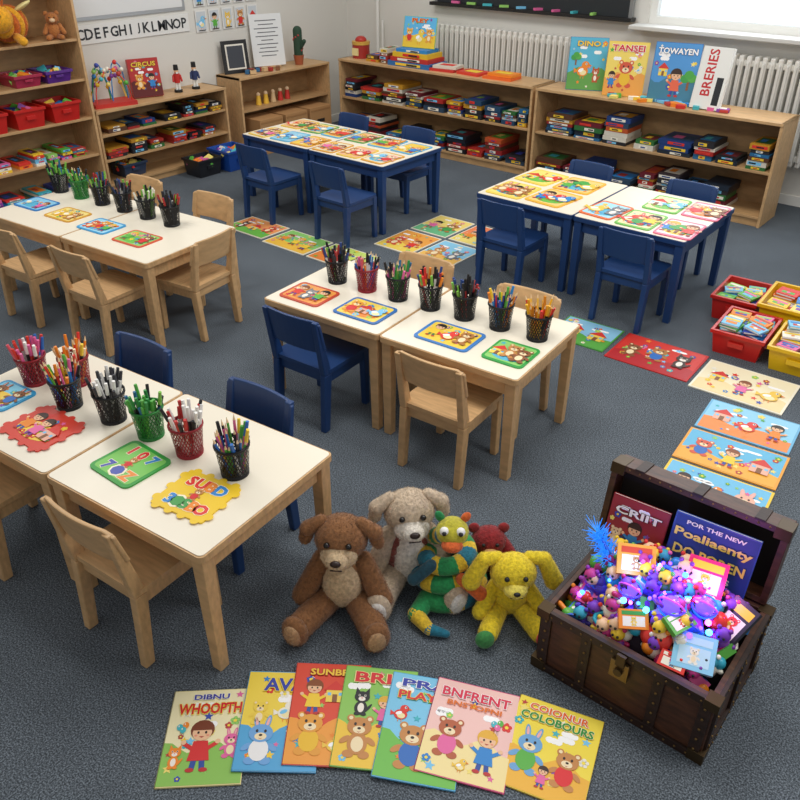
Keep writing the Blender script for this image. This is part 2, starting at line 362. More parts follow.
# ---------- pencil cups ----------
CUPC={'k':'#121316','r':'#8E1C28','g':'#257A34'}
def cup(x,y,z,col,pal,seed,marker=False):
    rr=random.Random(seed); b=MB(); m=M(CUPC[col],.4,.3)
    r0,r1,h=.047,.059,.125
    n=30;k=6
    for dr in (1,-1):
        for i in range(n):
            vs=[]
            for j in range(k+1):
                t=j/k; r=r0+(r1-r0)*t; a=2*pi*i/n+dr*t*1.0
                for o in (-.0022,.0022): aa=a+o/r; vs.append((r*cos(aa),r*sin(aa),.004+t*(h-.006)))
            b.add(vs,[(2*j,2*j+1,2*j+3,2*j+2) for j in range(k)],m,True)
    b.revolve([(r0+.001,0),(r0+.002,.014),(r0-.002,.014)],m); b.revolve([(r1-.002,h-.010),(r1+.003,h-.008),(r1+.003,h),(r1-.004,h),(r1-.002,h-.010)],m)
    b.disc(0,0,r0,r0,.002,m)
    for i in range(rr.randint(24,30)):
        a=rr.uniform(0,2*pi); ra=.034*sqrt(rr.random()); a2=a+rr.uniform(-.6,.6)
        rt=.082*sqrt(rr.uniform(.03,1)); H=rr.uniform(.165,.215)-rt*.25
        p0=Vector((ra*cos(a),ra*sin(a),.006)); p1=Vector((rt*cos(a2),rt*sin(a2),H)); 
        q=p0.lerp(p1,(h-.006)/(H-.006)); rq=hypot(q.x,q.y)
        if rq>r1-.008: f=(r1-.008)/rq; p0=Vector((p0.x*f,p0.y*f,.006)); p1=Vector((p1.x*f,p1.y*f,H))
        c=M(rr.choice(pal),.45)
        if marker or rr.random()<.35:
            q=p0.lerp(p1,.72); b.cyl(p0,q,.0062,.0062,M(rr.choice(['#F1F0EC','#202226',rr.choice(pal),rr.choice(pal)]),.4),8); b.cyl(q,p1,.0072,.006,c,8)
        else:
            q=p0.lerp(p1,.90); b.cyl(p0,q,.0048,.0048,c,6,smooth=False); b.cyl(q,p1,.0048,.001,M('#E6C79A',.6),6); 
            b.cyl(p0.lerp(p1,.965),p0.lerp(p1,1.01),.0022,.0006,c,6)
    b.build('pencil_cup',(x,y,z),(0,0,0))
MIX=['#E2382E','#F28C28','#F7D038','#5DB446','#2F87D0','#3B4FB0','#E86AA4','#1C1C20']
DK=['#202226','#2D3038','#2F4A8A','#39404C','#1A1A1C','#B03030','#7FC04A']
GR=['#2F8F45','#58B04A','#202226','#2B6E9A','#7FC04A']
YL=['#F2B81F','#E9A820','#D98A1E','#E2382E','#F2C84A']
RD=['#D93A2E','#E05A6A','#F1F0EC','#202226','#2F6FC0','#E86AA4']
for i,(lx,ly,c,p,mk) in enumerate([(-.55,.04,'r',RD,1),(-.43,.13,'r',['#F28C28','#F7D038','#F3D6B0','#E2382E'],0),(-.335,-.0,'k',MIX,0),(-.16,.03,'k',['#F1F0EC','#202226','#F1F0EC','#3A3A40'],1),(0.0,.035,'g',GR,1),(.16,.035,'r',['#F1F0EC','#202226','#C83232','#F1F0EC'],1),(.335,.035,'k',['#58B04A','#F7D038','#2F6FC0','#202226','#E86AA4'],0)]):
    x,y=P1(lx*1.25+.12,ly+.01); cup(x,y,.531,c,p,100+i,bool(mk))
for i in range(7):
    t=i/6; x,y=P3(-.53+1.13*t,.055+.02*t); cup(x,y,.531,'r' if i==1 else 'k',[DK,RD+['#F28C28'],GR+['#E86AA4'],DK+MIX[:3],DK,MIX,YL][i],200+i,i in(0,3,4))
for i in range(6):
    t=i/5; x,y=P2(-.72+1.12*t,.2-.04*t); cup(x,y,.531,'g' if i==1 else 'k',[GR,GR,GR+DK,DK,['#7FC04A','#F4F0E0','#202226'],DK][i],300+i,i!=1)

# ---------- puzzles ----------
def puzzle(x,y,z,deg,w,h,border,bg,txt=None,jig=False,ground=None):
    b=MB(); b.plate(0,0,w,h,.025 if not jig else .008,0,.006,M(border,.45))
    if jig:
        for i in range(4):
            for s in (-1,1): b.disc(-w*.375+i*w*.25,s*h/2,.016,.016,.0059,M(border,.45)); 
        for i in range(3):
            for s in (-1,1): b.disc(s*w/2,-h*.33+i*h*.33,.016,.016,.0059,M(border,.45))
    iw,ih=w*.88,h*.85
    if not jig: b.plate(0,0,iw,ih,.015,.006,.0064,M(bg,.45))
    if txt:
        z0=.0068; nl=len(txt)
        for j,line in enumerate(txt):
            n=len(line)
            for i,ch in enumerate(line):
                if ch==' ': continue
                b.text(ch,-iw*.42+iw*.84*(i+.5)/n,ih*.31-j*ih*.62/(max(1,nl-1)) ,ih*.30,z0,M(random.choice(['#E2382E','#F28C28','#2F87D0','#3B4FB0','#3F9F4A','#E86AA4']),.4),bold=.05,outline=M('#FFF6D8',.5))
        cartoon(b,0,-.0,ih*.36,z0+.001,'#C98A4B',shirt='#D93030')
    else:
        g=M(ground or random.choice(['#6FBF4A','#F4CE46','#E98A3A','#59B6D8']),.45)
        b.disc(0,-ih*.16,iw*.44,ih*.28,.0067,g); 
        for i in range(12):
            cx=random.uniform(-.42,.42)*iw; cy=random.uniform(-.4,.4)*ih; s=random.uniform(.011,.02)
            random.choice([flower,star])(b,cx,cy,s,.0070+i*.00005,random.choice(PAL))
        k=random.choice([2,3,3])
        for i in range(k): fig(b,iw*(-.30+.6*i/(k-1)),random.uniform(-.08,.08)*ih,ih*.72,.0085+i*.0016)
    b.build('puzzle_board',(x,y,z),(0,0,D(deg)))
Z=.531
for (lx,ly,w,h,bo,bg,t,j,rd) in [(-.575,-.09,.2,.17,'#2E9BD0','#7FD0EE',None,False,0),(-.25,-.15,.25,.2,'#D8402E','#F08040',None,True,-4),(.2,-.12,.22,.2,'#35A03F','#7FCB5E',['107','7.Z'],False,-5),(.52,-.12,.22,.2,'#F2CB2E','#F8E27A',['SUBD','3.5BO'],True,4)]:
    x,y=P1(lx,ly); puzzle(x,y,Z,6+rd,w,h,bo,bg,t,j)
for i,(lx,w,bo,bg) in enumerate([(-.54,.25,'#C94A30','#F0A04A'),(-.2,.26,'#2F6FB8','#F5D65A'),(.27,.28,'#3C7FC8','#F5D24A'),(.575,.2,'#2FA046','#8FD070')]):
    x,y=P3(lx,-.155+.01*i); puzzle(x,y,Z,4.5,w,.2,bo,bg)
for i,(bo,bg) in enumerate([('#2E7FC8','#8FD0F0'),('#D8A03A','#F5E08A'),('#3F9FD8','#A8DFF5'),('#D85A3A','#8FD070')]):
    x,y=P2(-.62+i*.345,-.06-.02*i); puzzle(x,y,Z,6,.25,.19,bo,bg)
for i in range(6):
    lx=[-.63,-.385,-.14,.12,.375,.63][i]
    for ly in (-.19,.17):
        x,y=P4(lx,ly+random.uniform(-.01,.01)); puzzle(x,y,Z,random.uniform(-4,4),.22,.29,random.choice(['#E0A030','#E8C24A','#5FB0D8','#D8603A','#5FA04A']),random.choice(['#F0D890','#F0CC50','#98CFE8','#F0B890','#E8E0C0']))
for i in range(5):
    lx=[-.56,-.26,.12,.37,.62][i]; 
    for ly in (-.2,.18):
        if i==2 and ly>0: continue
        x,y=P5(lx,ly+random.uniform(-.02,.02)); puzzle(x,y,Z,random.uniform(-6,6),.23 if i>1 else .27,.31,['#F5D65A','#F2B83A','#E8703A','#6FBF4A','#E86A8A'][i],['#F8E27A','#F7D080','#A8DFF5','#F5E6B0','#F8E0E8'][i])

# ---------- floor posters ----------
def mat(x,y,deg,w,h,bg,gr,border='#F6F0DC'):
    b=MB(); b.box((0,0,.003),(w,h,.006),M(border,.5))
    scene_art(b,w*.95,h*.94,.0065,bg,gr,chars=3 if w>.4 else 2,n=22)
    b.build('picture_mat',(x,y,0),(0,0,D(deg)))
for a in [(-4.75,3.98,0,.44,.3,'#F2A060','#6FBF4A'),(-4.27,3.96,0,.44,.32,'#8FD070','#F2C040'),(-3.8,3.96,0,.44,.32,'#C8E070','#F08A3A'),
 (-3.63,4.5,0,.34,.4,'#F2A84A','#F5D65A'),(-3.63,4.94,0,.34,.4,'#F5DC7A','#6FBF8A'),(-3.26,4.5,0,.34,.4,'#8FD0F0','#F2C060'),(-3.26,4.94,0,.34,.4,'#F28A5A','#F5E07A'),
 (-1.86,4.0,3,.36,.32,'#8FC8E8','#5FB04A','#4FA040'),(-1.41,4.0,2,.48,.35,'#D8382E','#B8282E','#C82828'),(-.91,3.99,2,.48,.36,'#F5EBC8','#F2D9A0','#F5EFD8'),
 (-.76,3.62,5,.44,.3,'#8FD0EE','#F28C3A','#6FB8E0'),(-.73,3.305,5,.46,.29,'#5FB8E0','#F2B03A','#F2A83A'),(-.70,2.995,5,.46,.29,'#6FC0E8','#F5DC5A','#F5D040')]:
    mat(*a)

# ---------- picture books ----------
def book(name,w,h,cover,titles,loc,rot,th=.006,draw=None):
    b=MB(); b.box((0,0,th/2),(w-.004,h-.004,th*.7),WHITE); b.box((0,0,th*.08),(w,h,th*.16),M(cover[0],.4)); b.box((0,0,th*.92),(w,h,th*.16),M(cover[0],.35))
    b.box((-w/2+.001,0,th/2),(.003,h,th),M(cover[0],.4))
    z=th+.0004
    if draw: draw(b,w,h,z)
    for (t,y,hh,ww,c,o) in titles: b.text(t,0,y*h,hh*h,z+.0045,M(c,.4),width=ww*w,bold=.03,outline=M(o,.4) if o else None)
    return b.build(name,loc,rot)
def dr(bg,gr,chars,extra=12):
    def f(b,w,h,z):
        scene_art(b,w*.985,h*.985,z,bg,gr,chars=0,n=extra)
        for i,(k,x,y,s,c,sh) in enumerate(chars):
            X,Y,S,Z2=x*w,y*h,s*h,z+.0015+i*.0003
            if k=='t': cartoon(b,X,Y,S,Z2,c,shirt=sh)
            elif k=='b': cartoon(b,X,Y,S,Z2,c,shirt=sh,bunny=True)
            elif k=='k': kid(b,X,Y,S,Z2,c,sh)
            elif k=='c': cat(b,X,Y,S,Z2,c)
            elif k=='d': bird(b,X,Y,S,Z2,c)
            elif k=='o': balloons(b,X,Y,S,Z2)
            elif k=='h': house(b,X,Y,S,Z2)
            elif k=='r': tree(b,X,Y,S,Z2)
    return f
fan=[(-.60,1.55,3,.25,.335,('#F2E4A0',),[('DIBNU',.41,.06,.45,'#3B3FA0','#FFFFFF'),('WHOOPTH',.28,.12,.8,'#D8282E','#F8E04A')],dr('#F6EDC0','#8FC45A',[('k',-.05,-.1,.5,'#D93030','#7A3A20'),('b',.32,-.12,.26,'#E86AA4',None),('c',-.34,-.22,.24,'#F28C28',None),('o',-.3,.06,.2,None,None)],16),0),
(-.375,1.605,0,.25,.36,('#4FA8DC',),[('AVA',.35,.14,.55,'#2F3FA8','#F8E04A')],dr('#F5D84A','#4FA8DC',[('t',-.28,.05,.24,'#F2D24A',None),('b',-.22,-.25,.4,'#6FA8E0','#F2F2F2'),('d',.05,.08,.25,'#F4F0E0',None)]),2.2),
(-.225,1.63,-1,.25,.375,('#D83A2E',),[('SUNBRE',.40,.07,.6,'#F5C83A','#A82020')],dr('#E0482E','#F2A03A',[('k',-.22,.15,.34,'#F7D038','#8A4A20'),('t',-.22,-.22,.4,'#E8A13C','#F0C030'),('d',.1,-.3,.22,'#F2C84A',None),('h',.05,.2,.3,None,None)]),2.2),
(-.075,1.615,-5,.24,.37,('#7FBF4A',),[('BRIE',.38,.11,.7,'#D8282E','#F8E8A0')],dr('#8FC85A','#F2C83A',[('c',-.22,.12,.28,'#202226',None),('t',-.2,-.22,.4,'#C98A4B',None),('k',.1,.05,.3,'#E86AA4','#E8B23A'),('r',.3,.2,.3,None,None)]),2.2),
(.07,1.575,-10,.25,.38,('#4FB0E0',),[('PRAI',.40,.08,.7,'#2F3FA8','#FFFFFF'),('PLAYAF',.28,.08,.75,'#D8282E','#F8E04A')],dr('#7FCBEE','#6FBF4A',[('t',-.1,-.2,.42,'#C98A4B','#2F6FC0'),('d',-.3,.1,.2,'#E2382E',None),('c',.3,-.25,.25,'#F28C28',None)]),2.2),
(.215,1.56,-15,.27,.345,('#E8508A',),[('BNFRENT',.36,.10,.82,'#D8284A','#FFFFFF'),('BNSTOPNI',.25,.055,.65,'#E0701A',None)],dr('#F5C8C0','#F7E3A0',[('t',-.22,-.12,.4,'#B8603B','#E86AA4'),('k',.22,-.16,.42,'#2F87D0','#E8B23A'),('o',.3,.1,.2,None,None),('d',-.02,-.35,.16,'#F2C84A',None)],12),2.2),
(.455,1.5,-23,.27,.325,('#F2D03A',),[('COIONUR',.40,.08,.7,'#E86A28','#FFFFFF'),('COLOBOURS',.29,.09,.85,'#2F8F3A','#F8F0C0')],dr('#F7E04A','#F2B83A',[('b',-.22,-.12,.44,'#6FA8D8','#5DB446'),('t',.22,-.16,.4,'#C98A4B','#E23030'),('k',.0,-.3,.22,'#E86AA4','#3A2418')],14),0)]
for (X,Y,d,w,h,cv,ti,df,tilt) in fan:
    x,y=R(X,Y); rz=D(39.5+d); e=Matrix.Rotation(rz,3,'Z')@Matrix.Rotation(D(tilt),3,'Y')
    book('picture_book',w,h,cv,ti,(x,y,.002+ (sin(D(tilt))*w/2)),e.to_euler(),draw=df)

# ---------- storage bins ----------
def tub(name,x,y,w,d,h,col,deg=0,fill=True,z=0,n=22,books=False):
    b=MB(); m=M(col,.35); t=.008
    def ring(k,zz,o=0): a=w/2*k-o; c=d/2*k-o; return [(-a,-c,zz),(a,-c,zz),(a,c,zz),(-a,c,zz)]
    vs=ring(.86,0)+ring(1,h)+ring(1.06,h)+ring(1.06,h-.02)+ring(1,h-.02,-.001)+ring(1,h,t)+ring(.86,t,t)
    fs=[(0,3,2,1)]
    def con(a,c): return [(a*4+i,a*4+(i+1)%4,c*4+(i+1)%4,c*4+i) for i in range(4)]
    fs+=con(0,1)+con(3,2)+con(2,5)+con(5,6)+[(24,25,26,27)]
    b.add(vs,fs,m)
    b.box((0,-d/2*1.0,h*.55),(w*.3,.012,h*.2),m)
    if books:
        for sx in (-.22,.22):
            for sy in (-.24,.02,.27):
                zz=h*.25; cnt=random.randint(5,8)
                for i in range(cnt):
                    bw,bd,bh=w*random.uniform(.34,.42),d*random.uniform(.2,.27),random.uniform(.012,.02)
                    T0=b.T; b.T=Matrix.Translation((sx*w+random.uniform(-.01,.01),sy*d,zz+bh/2))@Euler((random.uniform(-.08,.08),random.uniform(-.08,.08),random.uniform(-.35,.35))).to_matrix().to_4x4()
                    c=pc(); b.box((0,0,0),(bw,bd,bh),c); b.box((0,-bd/2,0),(bw*.9,.003,bh*.5),WHITE)
                    if i>=cnt-2: b.rect(0,bd*.2,bw*.8,bd*.25,bh/2+.0006,pc()); b.rect(0,-bd*.15,bw*.6,bd*.3,bh/2+.0006,pc()); b.disc(0,-bd*.12,bd*.13,bd*.13,bh/2+.001,pc(),n=9)
                    b.T=T0; zz+=bh+.002
    elif fill:
        for i in range(n):
            xx=random.uniform(-.34,.34)*w; yy=random.uniform(-.34,.34)*d; k=min(1,w/.3)
            b.box((xx,yy,h*.55+random.uniform(0,.32)*h),(random.uniform(.05,.12)*k,random.uniform(.04,.1)*k,random.uniform(.012,.04)),pc(),rot=(random.uniform(-.6,.6),random.uniform(-.6,.6),random.uniform(0,3)))
    return b.build(name,(x,y,z),(0,0,D(deg)),bevel=.002)
tub('storage_bin',-1.08,4.43,.28,.36,.15,'#C8241E',3,books=True); tub('storage_bin',-.76,4.43,.29,.36,.15,'#EBBE14',3,books=True)
tub('storage_bin',-1.26,4.86,.26,.36,.16,'#C8241E',3,books=True); tub('storage_bin',-.95,4.86,.32,.38,.19,'#EBBE14',3,books=True)

# ---------- shelves ----------
def shelf(name,cx,cy,W,Dp,H,zs,rz,div=(),back=True):
    b=MB(); t=.022
    for sx in (-1,1): b.box((sx*(W/2-t/2),0,H/2),(t,Dp,H),WOOD)
    b.box((0,0,H-t/2),(W,Dp+.012,t),WOOD)
    for z in zs: b.box((0,.005,z),(W-2*t,Dp-.012,.02),WOODS)
    for x in div: b.box((x,.005,H/2),(t*.8,Dp-.014,H-.03),WOODS)
    if back: b.box((0,Dp/2-.006,H/2),(W-2*t,.01,H-.04),M('#B08C60',.6,kind='wood'))
    b.box((0,-Dp/2+.03,.03),(W-2*t,.015,.06),WOODS)
    return b.build(name,(cx,cy,0),(0,0,rz),bevel=.002)
GB=['#B02E28','#1E3F7A','#2B2B30','#DED8C8','#33703A','#C8922A','#6A202C','#2A6A98','#C0552A','#5A3A28','#304860','#9A2626','#1F2A38','#1A1A20','#3A3236','#274A6A','#24262C','#DED8C8']
def games(b,x0,x1,z,hmax,depth,pal=GB,scale=1,gap=.15):
    x=x0
    while x<x1-.1:
        w=random.uniform(.15,.28)*scale; w=min(w,x1-x)
        if random.random()<gap: x+=random.uniform(.03,.1)
        if x+w>x1: break
        zz=z; k=random.randint(2,7); top=z+random.uniform(.45,.95)*hmax
        for i in range(k):
            h=random.uniform(.02,.045)*scale
            if zz+h>top: break
            ww=w*random.uniform(.85,1); d=depth*random.uniform(.7,.9); c=random.choice(pal); cx=x+w/2+random.uniform(-.008,.008); cy=-depth/2+d/2+random.uniform(.01,.03)
            b.box((cx,cy,zz+h/2),(ww,d,h-.001),M(c,.45))
            if random.random()<.9:
                fy=cy-d/2-.0008; lw=ww*random.uniform(.3,.8); ox=random.uniform(-.1,.1)*ww
                b.box((cx+ox,fy,zz+h/2),(lw,.001,h*.55),M(random.choice(['#F4F0E0','#F7D038','#E2382E','#F4F0E0','#7CC8F0']),.5))
                b.box((cx+ox*2,fy-.0008,zz+h/2),(lw*.5,.001,h*.25),M(random.choice(['#202226','#C8342C','#2F4A8A']),.5))
            if i==k-1 or zz+h*2>top:
                b.rect(cx,cy,ww*.75,d*.6,zz+h+.0006,M(random.choice(GB+PAL[:6]),.5)); b.rect(cx-ww*.1,cy,ww*.3,d*.3,zz+h+.0012,M(random.choice(PAL),.5))
            zz+=h
        x+=w+random.uniform(.004,.03)
SA=(-5.02,6.7); SB=(-2.74,6.68)
shelf('low_bookcase',SA[0],SA[1],2.36,.38,.80,[.07,.42],0)
shelf('low_bookcase',SB[0],SB[1],2.12,.38,.80,[.07,.42],0)
for (s,W) in ((SA,2.36),(SB,2.12)):
    b=MB(); games(b,-W/2+.05,W/2-.05,.081,.30,.36); games(b,-W/2+.05,W/2-.05,.431,.30,.36,gap=.3); b.build('board_games',(s[0],s[1],0))
def stand_book(x,y,z,w,h,rz,cv,ti,df,lean=12,th=.012):
    book('picture_book',w,h,cv,ti,(x,y,z+h/2*cos(D(lean))),(Matrix.Rotation(D(rz),3,'Z')@Matrix.Rotation(D(90-lean),3,'X')).to_euler(),th=th,draw=df)
# top of A
b=MB(); games(b,-.86,-.55,.0,.26,.3,pal=['#8A5A38','#5A3A28','#C8922A','#B02E28','#DED8C8'],gap=0); b.build('board_games',(SA[0],SA[1],.80))
b=MB()
for i,(x,y,w,d,c,c2,r) in enumerate([(.1,-.03,.28,.2,'#C8342C','#F4F0E0',.1),(.42,-.02,.26,.2,'#D8402E','#F7D038',-.1),(.75,-.04,.3,.2,'#E86A28','#F4F0E0',.05),(.12,-.02,.25,.18,'#DED8C8','#E2382E',.15),(.77,-.03,.26,.17,'#F28C28','#F7D038',.0)]):
    z=.012+(.026 if i>2 else 0); b.box((x,y,z),(w,d,.024),M(c),rot=(0,0,r)); b.rect(x,y,w*.6,d*.5,z+.0135,M(c2),rot=r)
b.build('board_games',(SA[0],SA[1],.80))
b=MB()
b.cyl((0,0,0),(0,0,.13),.09,.09,M('#A8302A',.4),20); b.cyl((0,0,.13),(0,0,.16),.094,.094,M('#D8A84A',.4),20); b.ell((0,0,.17),(.06,.06,.04),M('#B8342C',.4)); b.box((0,-.09,.065),(.08,.012,.07),M('#F2E0A0',.5))
b.build('biscuit_tin',(SA[0]-1.03,SA[1],.80))
b=MB()
for i,(w,d,h,c,c2) in enumerate([(.52,.3,.045,'#2F6FB0','#F7D038'),(.46,.28,.04,'#C8342C','#F4F0E0'),(.42,.26,.045,'#E8C030','#E2382E'),(.36,.22,.03,'#2F87D0','#F4F0E0')]):
    z=[.0225,.065,.1075,.145][i]; b.box((0,0,z),(w,d,h-.001),M(c),rot=(0,0,.03*i)); b.box((0,-d/2-.003,z),(w*.6,.004,h*.5),M(c2)); b.box((0.05,-d/2-.006,z),(w*.25,.004,h*.3),M('#202226'))
b.build('board_games',(SA[0]-.28,SA[1]-.0,.80))
stand_book(SA[0]-.28,SA[1]+.04,.96,.36,.28,10,('#7FCB5A',),[('PLEY',.38,.13,.5,'#D8282E','#F8E04A')],dr('#5FB8E8','#F2C83A',[('d',0,-.12,.6,'#F2D24A',None),('t',.3,-.1,.45,'#E8A13C',None),('t',-.3,-.1,.45,'#F0B03C','#D93030')]))
# top of B
stand_book(SB[0]-.70,SB[1]+.02,.80,.32,.42,24,('#2F7FB8',),[('DINO',.38,.10,.6,'#F7D038','#2F4A8A')],dr('#58B8D8','#5FA04A',[('d',-.1,-.1,.4,'#F28C28',None),('c',.25,-.2,.3,'#C0552A',None),('r',-.3,.1,.3,None,None)]))
stand_book(SB[0]-.33,SB[1],.80,.33,.42,18,('#F2C83A',),[('TANSEI',.38,.12,.8,'#D8282E','#FFFFFF')],dr('#F7DC6A','#F2A84A',[('t',0,-.1,.5,'#D9583C','#F0C030'),('k',-.32,-.2,.3,'#2F87D0','#3A2418'),('d',.33,.0,.2,'#F4F0E0',None)]))
stand_book(SB[0]+.09,SB[1],.80,.36,.45,14,('#2F6FB8',),[('TOWAYEN',.36,.10,.85,'#FFFFFF','#1F3F7A')],dr('#4F98D8','#3F7F9A',[('k',.05,-.15,.45,'#E86A4A','#3A2418'),('h',-.25,.05,.3,None,None),('r',.33,-.1,.4,None,None)]))
stand_book(SB[0]+.42,SB[1]-.03,.80,.24,.45,-2,('#F0F0EC',),[],lambda b,w,h,z:(b.rect(0,0,w*.95,h*.96,z,WHITE),b.text('BRERIES',-w*.1,.04,w*.32,z+.0005,M('#C8282E',.5),width=h*.75,rot=pi/2),b.rect(w*.3,-h*.2,w*.22,h*.45,z+.0005,M('#23262B'))),th=.04)
b=MB()
for i in range(26): b.box((random.uniform(-.5,.55),random.uniform(-.1,0.02),.014),(random.uniform(.04,.1),random.uniform(.03,.07),random.uniform(.02,.028)),pc(),rot=(0,0,random.uniform(0,3)))
b.build('toy_blocks',(SB[0]+.1,SB[1]-.07,.80))
# left wall shelves
shelf('low_bookcase',-6.57,4.45,1.40,.34,.69,[.06,.27,.48],D(90))
b=MB()
for z,h in ((.281,.15),(.491,.13)): games(b,-.65,.65,z,h,.32,pal=['#2B2B30','#1E3F7A','#5A3A28','#A8302A','#B8852A','#33703A','#1A1A20'],scale=.8)
b.build('board_games',(-6.57,4.45,0),(0,0,D(90)))
tub('storage_bin',-6.25,4.66,.27,.24,.16,'#23252B',90); tub('storage_bin',-6.22,4.98,.30,.30,.19,'#1F4FA8',90); tub('storage_bin',-6.58,4.08,.24,.24,.12,'#2F3F5A',90,z=.07)
shelf('low_bookcase',-6.57,5.95,1.25,.34,.74,[.42],D(90))
for yy in (5.60,5.95,6.30):
    b=MB(); b.box((0,0,.17),(.31,.30,.34),CARD); b.box((0,-.151,.2),(.11,.004,.035),DARK); b.box((0,-.1505,.31),(.29,.004,.02),M('#A87B4C',.8)); b.build('cardboard_box',(-6.44,yy,.0),(0,0,D(90)),bevel=.003)
# tall bookcase
shelf('tall_bookcase',-6.55,3.0,1.44,.38,1.75,[.08,.36,.66,.96,1.26],D(90))
b=MB()
for z,h in ((.09,.16),(.37,.16)): games(b,-.65,.65,z,h,.34,pal=PAL,scale=.6,gap=.4)
b.build('toy_blocks',(-6.55,3.0,0),(0,0,D(90)))
tub('storage_bin',-6.5,3.48,.25,.28,.15,'#C8241E',90,z=.67,n=14); tub('storage_bin',-6.5,3.17,.25,.28,.15,'#C8241E',90,z=.67,n=14)
tub('storage_bin',-6.5,3.48,.22,.28,.09,'#5A2A88',90,z=.97,n=14); tub('storage_bin',-6.5,3.22,.22,.28,.09,'#A82A4A',90,z=.97,n=14)
tub('storage_bin',-6.5,2.86,.25,.28,.15,'#C8241E',90,z=.67,n=14)
# bee plush on the tall shelf
b=MB(); Y=M('#EAA81F',.9,kind='fur'); O=M('#C8641E',.9,kind='fur')
for i in range(7): t=i/6; b.ell((0,-.12+.24*t,.09),(.09*sin(pi*(.2+.65*t)),.032,.09*sin(pi*(.2+.65*t))),Y if i%2==0 else O,fur=True)
b.ell((0,-.17,.13),(.07,.065,.065),Y,fur=True)
for s in (-1,1): b.ell((s*.025,-.232,.15),.008,BLACK); b.limb((s*.03,-.17,.18),(s*.05,-.19,.24),.005,.008,O); b.ell((s*.08,0,.17),(.05,.035,.012),M('#F6E7A0',.6),rot=(0,s*-.5,0)); b.limb((s*.05,-.1,.04),(s*.09,-.15,.025),.02,.022,Y)
b.dofur(40000,.008); b.build('plush_bee',(-6.52,3.25,1.27),(0,0,D(48)),scale=1.5)
b=MB(); T_=M('#B8743A',.9,kind='fur'); b.ell((0,0,.06),(.05,.045,.06),T_,fur=True); b.ell((0,-.01,.15),(.05,.045,.043),T_,fur=True); b.ell((0,-.05,.14),(.022,.018,.016),M('#E8C8A0',.9))
for s in (-1,1): b.ell((s*.04,0,.185),(.018,.012,.018),T_); b.limb((s*.045,0,.1),(s*.07,-.03,.05),.016,.018,T_); b.limb((s*.03,-.02,.02),(s*.05,-.08,.02),.02,.02,T_); b.ell((s*.018,-.052,.16),.005,BLACK)
b.dofur(50000,.006); b.build('teddy_bear',(-6.46,3.57,1.27),(0,0,D(60)))

# low shelf top
b=MB(); b.box((0,0,.012),(.26,.16,.024),M('#C8342C',.5))
for k,(c,oy) in enumerate((('#E2382E',-.05),('#2F87D0',0),('#F7D038',.05),('#3F9F4A',.025))):
    pts=[Vector((-.11+.22*i/24,oy+.02*sin(i*.8+k),.024+ (.19+.03*sin(k*2))*abs(sin(pi*i/24*(1+k%2*1.0)))**.6)) for i in range(25)]
    for i in range(24): b.cyl(pts[i],pts[i+1],.0035,.0035,M(c,.4),6,caps=False)
    for i in (3,5,9,11,14,18,21): b.ell(pts[i],.014,pc(),n=8,m=6)
b.build('bead_maze',(-6.55,4.02,.69),(0,0,D(75)),scale=1.4)
stand_book(-6.62,4.42,.69,.27,.32,70,('#B8302C',),[('CIRCUS',.35,.12,.8,'#F7D038','#601818')],dr('#B82A2A','#601818',[('t',-.2,-.1,.4,'#E8A13C',None),('k',.2,-.1,.4,'#2F87D0','#1E1A18')]),lean=10,th=.05)
for yy,c in ((4.72,'#C8302C'),(4.92,'#2F3F6A')):
    b=MB(); b.cyl((0,0,0),(0,0,.02),.035,.035,BLACK)
    for s in (-1,1): b.cyl((s*.012,0,.02),(s*.012,0,.08),.011,.011,WHITE); b.limb((s*.03,0,.13),(s*.035,-.01,.09),.008,.009,M(c))
    b.cyl((0,0,.075),(0,0,.145),.024,.028,M(c)); b.ell((0,0,.165),.02,M('#E8B890')); b.cyl((0,0,.175),(0,0,.215),.021,.019,BLACK); b.box((0,-.018,.155),(.016,.01,.014),WHITE)
    b.build('nutcracker_figure',(-6.55,yy,.69),(0,0,D(70)),scale=1.1)
# shelf3 top
b=MB(); b.box((0,0,.15),(.27,.015,.3),BLACK); b.box((0,-.008,.15),(.2,.004,.23),M('#E8E4D8')); b.box((0,-.0105,.15),(.17,.002,.2),M('#3A3F48'))
b.build('picture_frame',(-6.62,5.50,.742),(D(-8),0,D(75)))
b=MB(); b.box((0,0,.26),(.34,.008,.48),M('#E6E8E8')); b.box((0,0,.01),(.2,.1,.02),WOODS)
for i,wd in enumerate((.7,.5,.8,.6,.75,.4,.7,.55,.65,.5)): b.box((0,-.0045,.44-i*.036),(.32*wd,.001,.008),M('#55585C'))
b.build('paper_sign',(-6.6,5.92,.742),(D(-8),0,D(68)))
b=MB(); b.cyl((0,0,0),(0,0,.08),.035,.048,M('#A85A38'),16); b.limb((0,0,.08),(0,0,.28),.04,.04,M('#2F4A38',.8)); b.limb((.03,0,.14),(.08,0,.2),.016,.018,M('#2F4A38',.8))
for i in range(10): a=i*.63; b.ell((.04*cos(a),.04*sin(a),.12+.014*i),.008,M('#C84040'),n=6,m=5)
b.build('potted_cactus',(-6.52,6.25,.742),scale=1.15)
b=MB()
for i in range(10): b.box((random.uniform(-.2,.2),random.uniform(-.06,.06),.02),(.06,.04,.035),M(random.choice(['#D8B88A','#A8302A','#8A5A38','#2F6A98'])),rot=(0,0,random.uniform(0,3)))
b.build('toy_blocks',(-6.5,5.72,.742),(0,0,D(90)))
b=MB()
for i in range(5): b.cyl((-.2+i*.1,0,0),(-.2+i*.1,0,.09),.03,.02,M(random.choice(['#F0C040','#D8B88A','#C8342C'])),10); b.ell((-.2+i*.1,0,.1),.022,M('#E8C8A0'))
b.build('wooden_figures',(-6.52,5.85,.432),(0,0,D(90)))

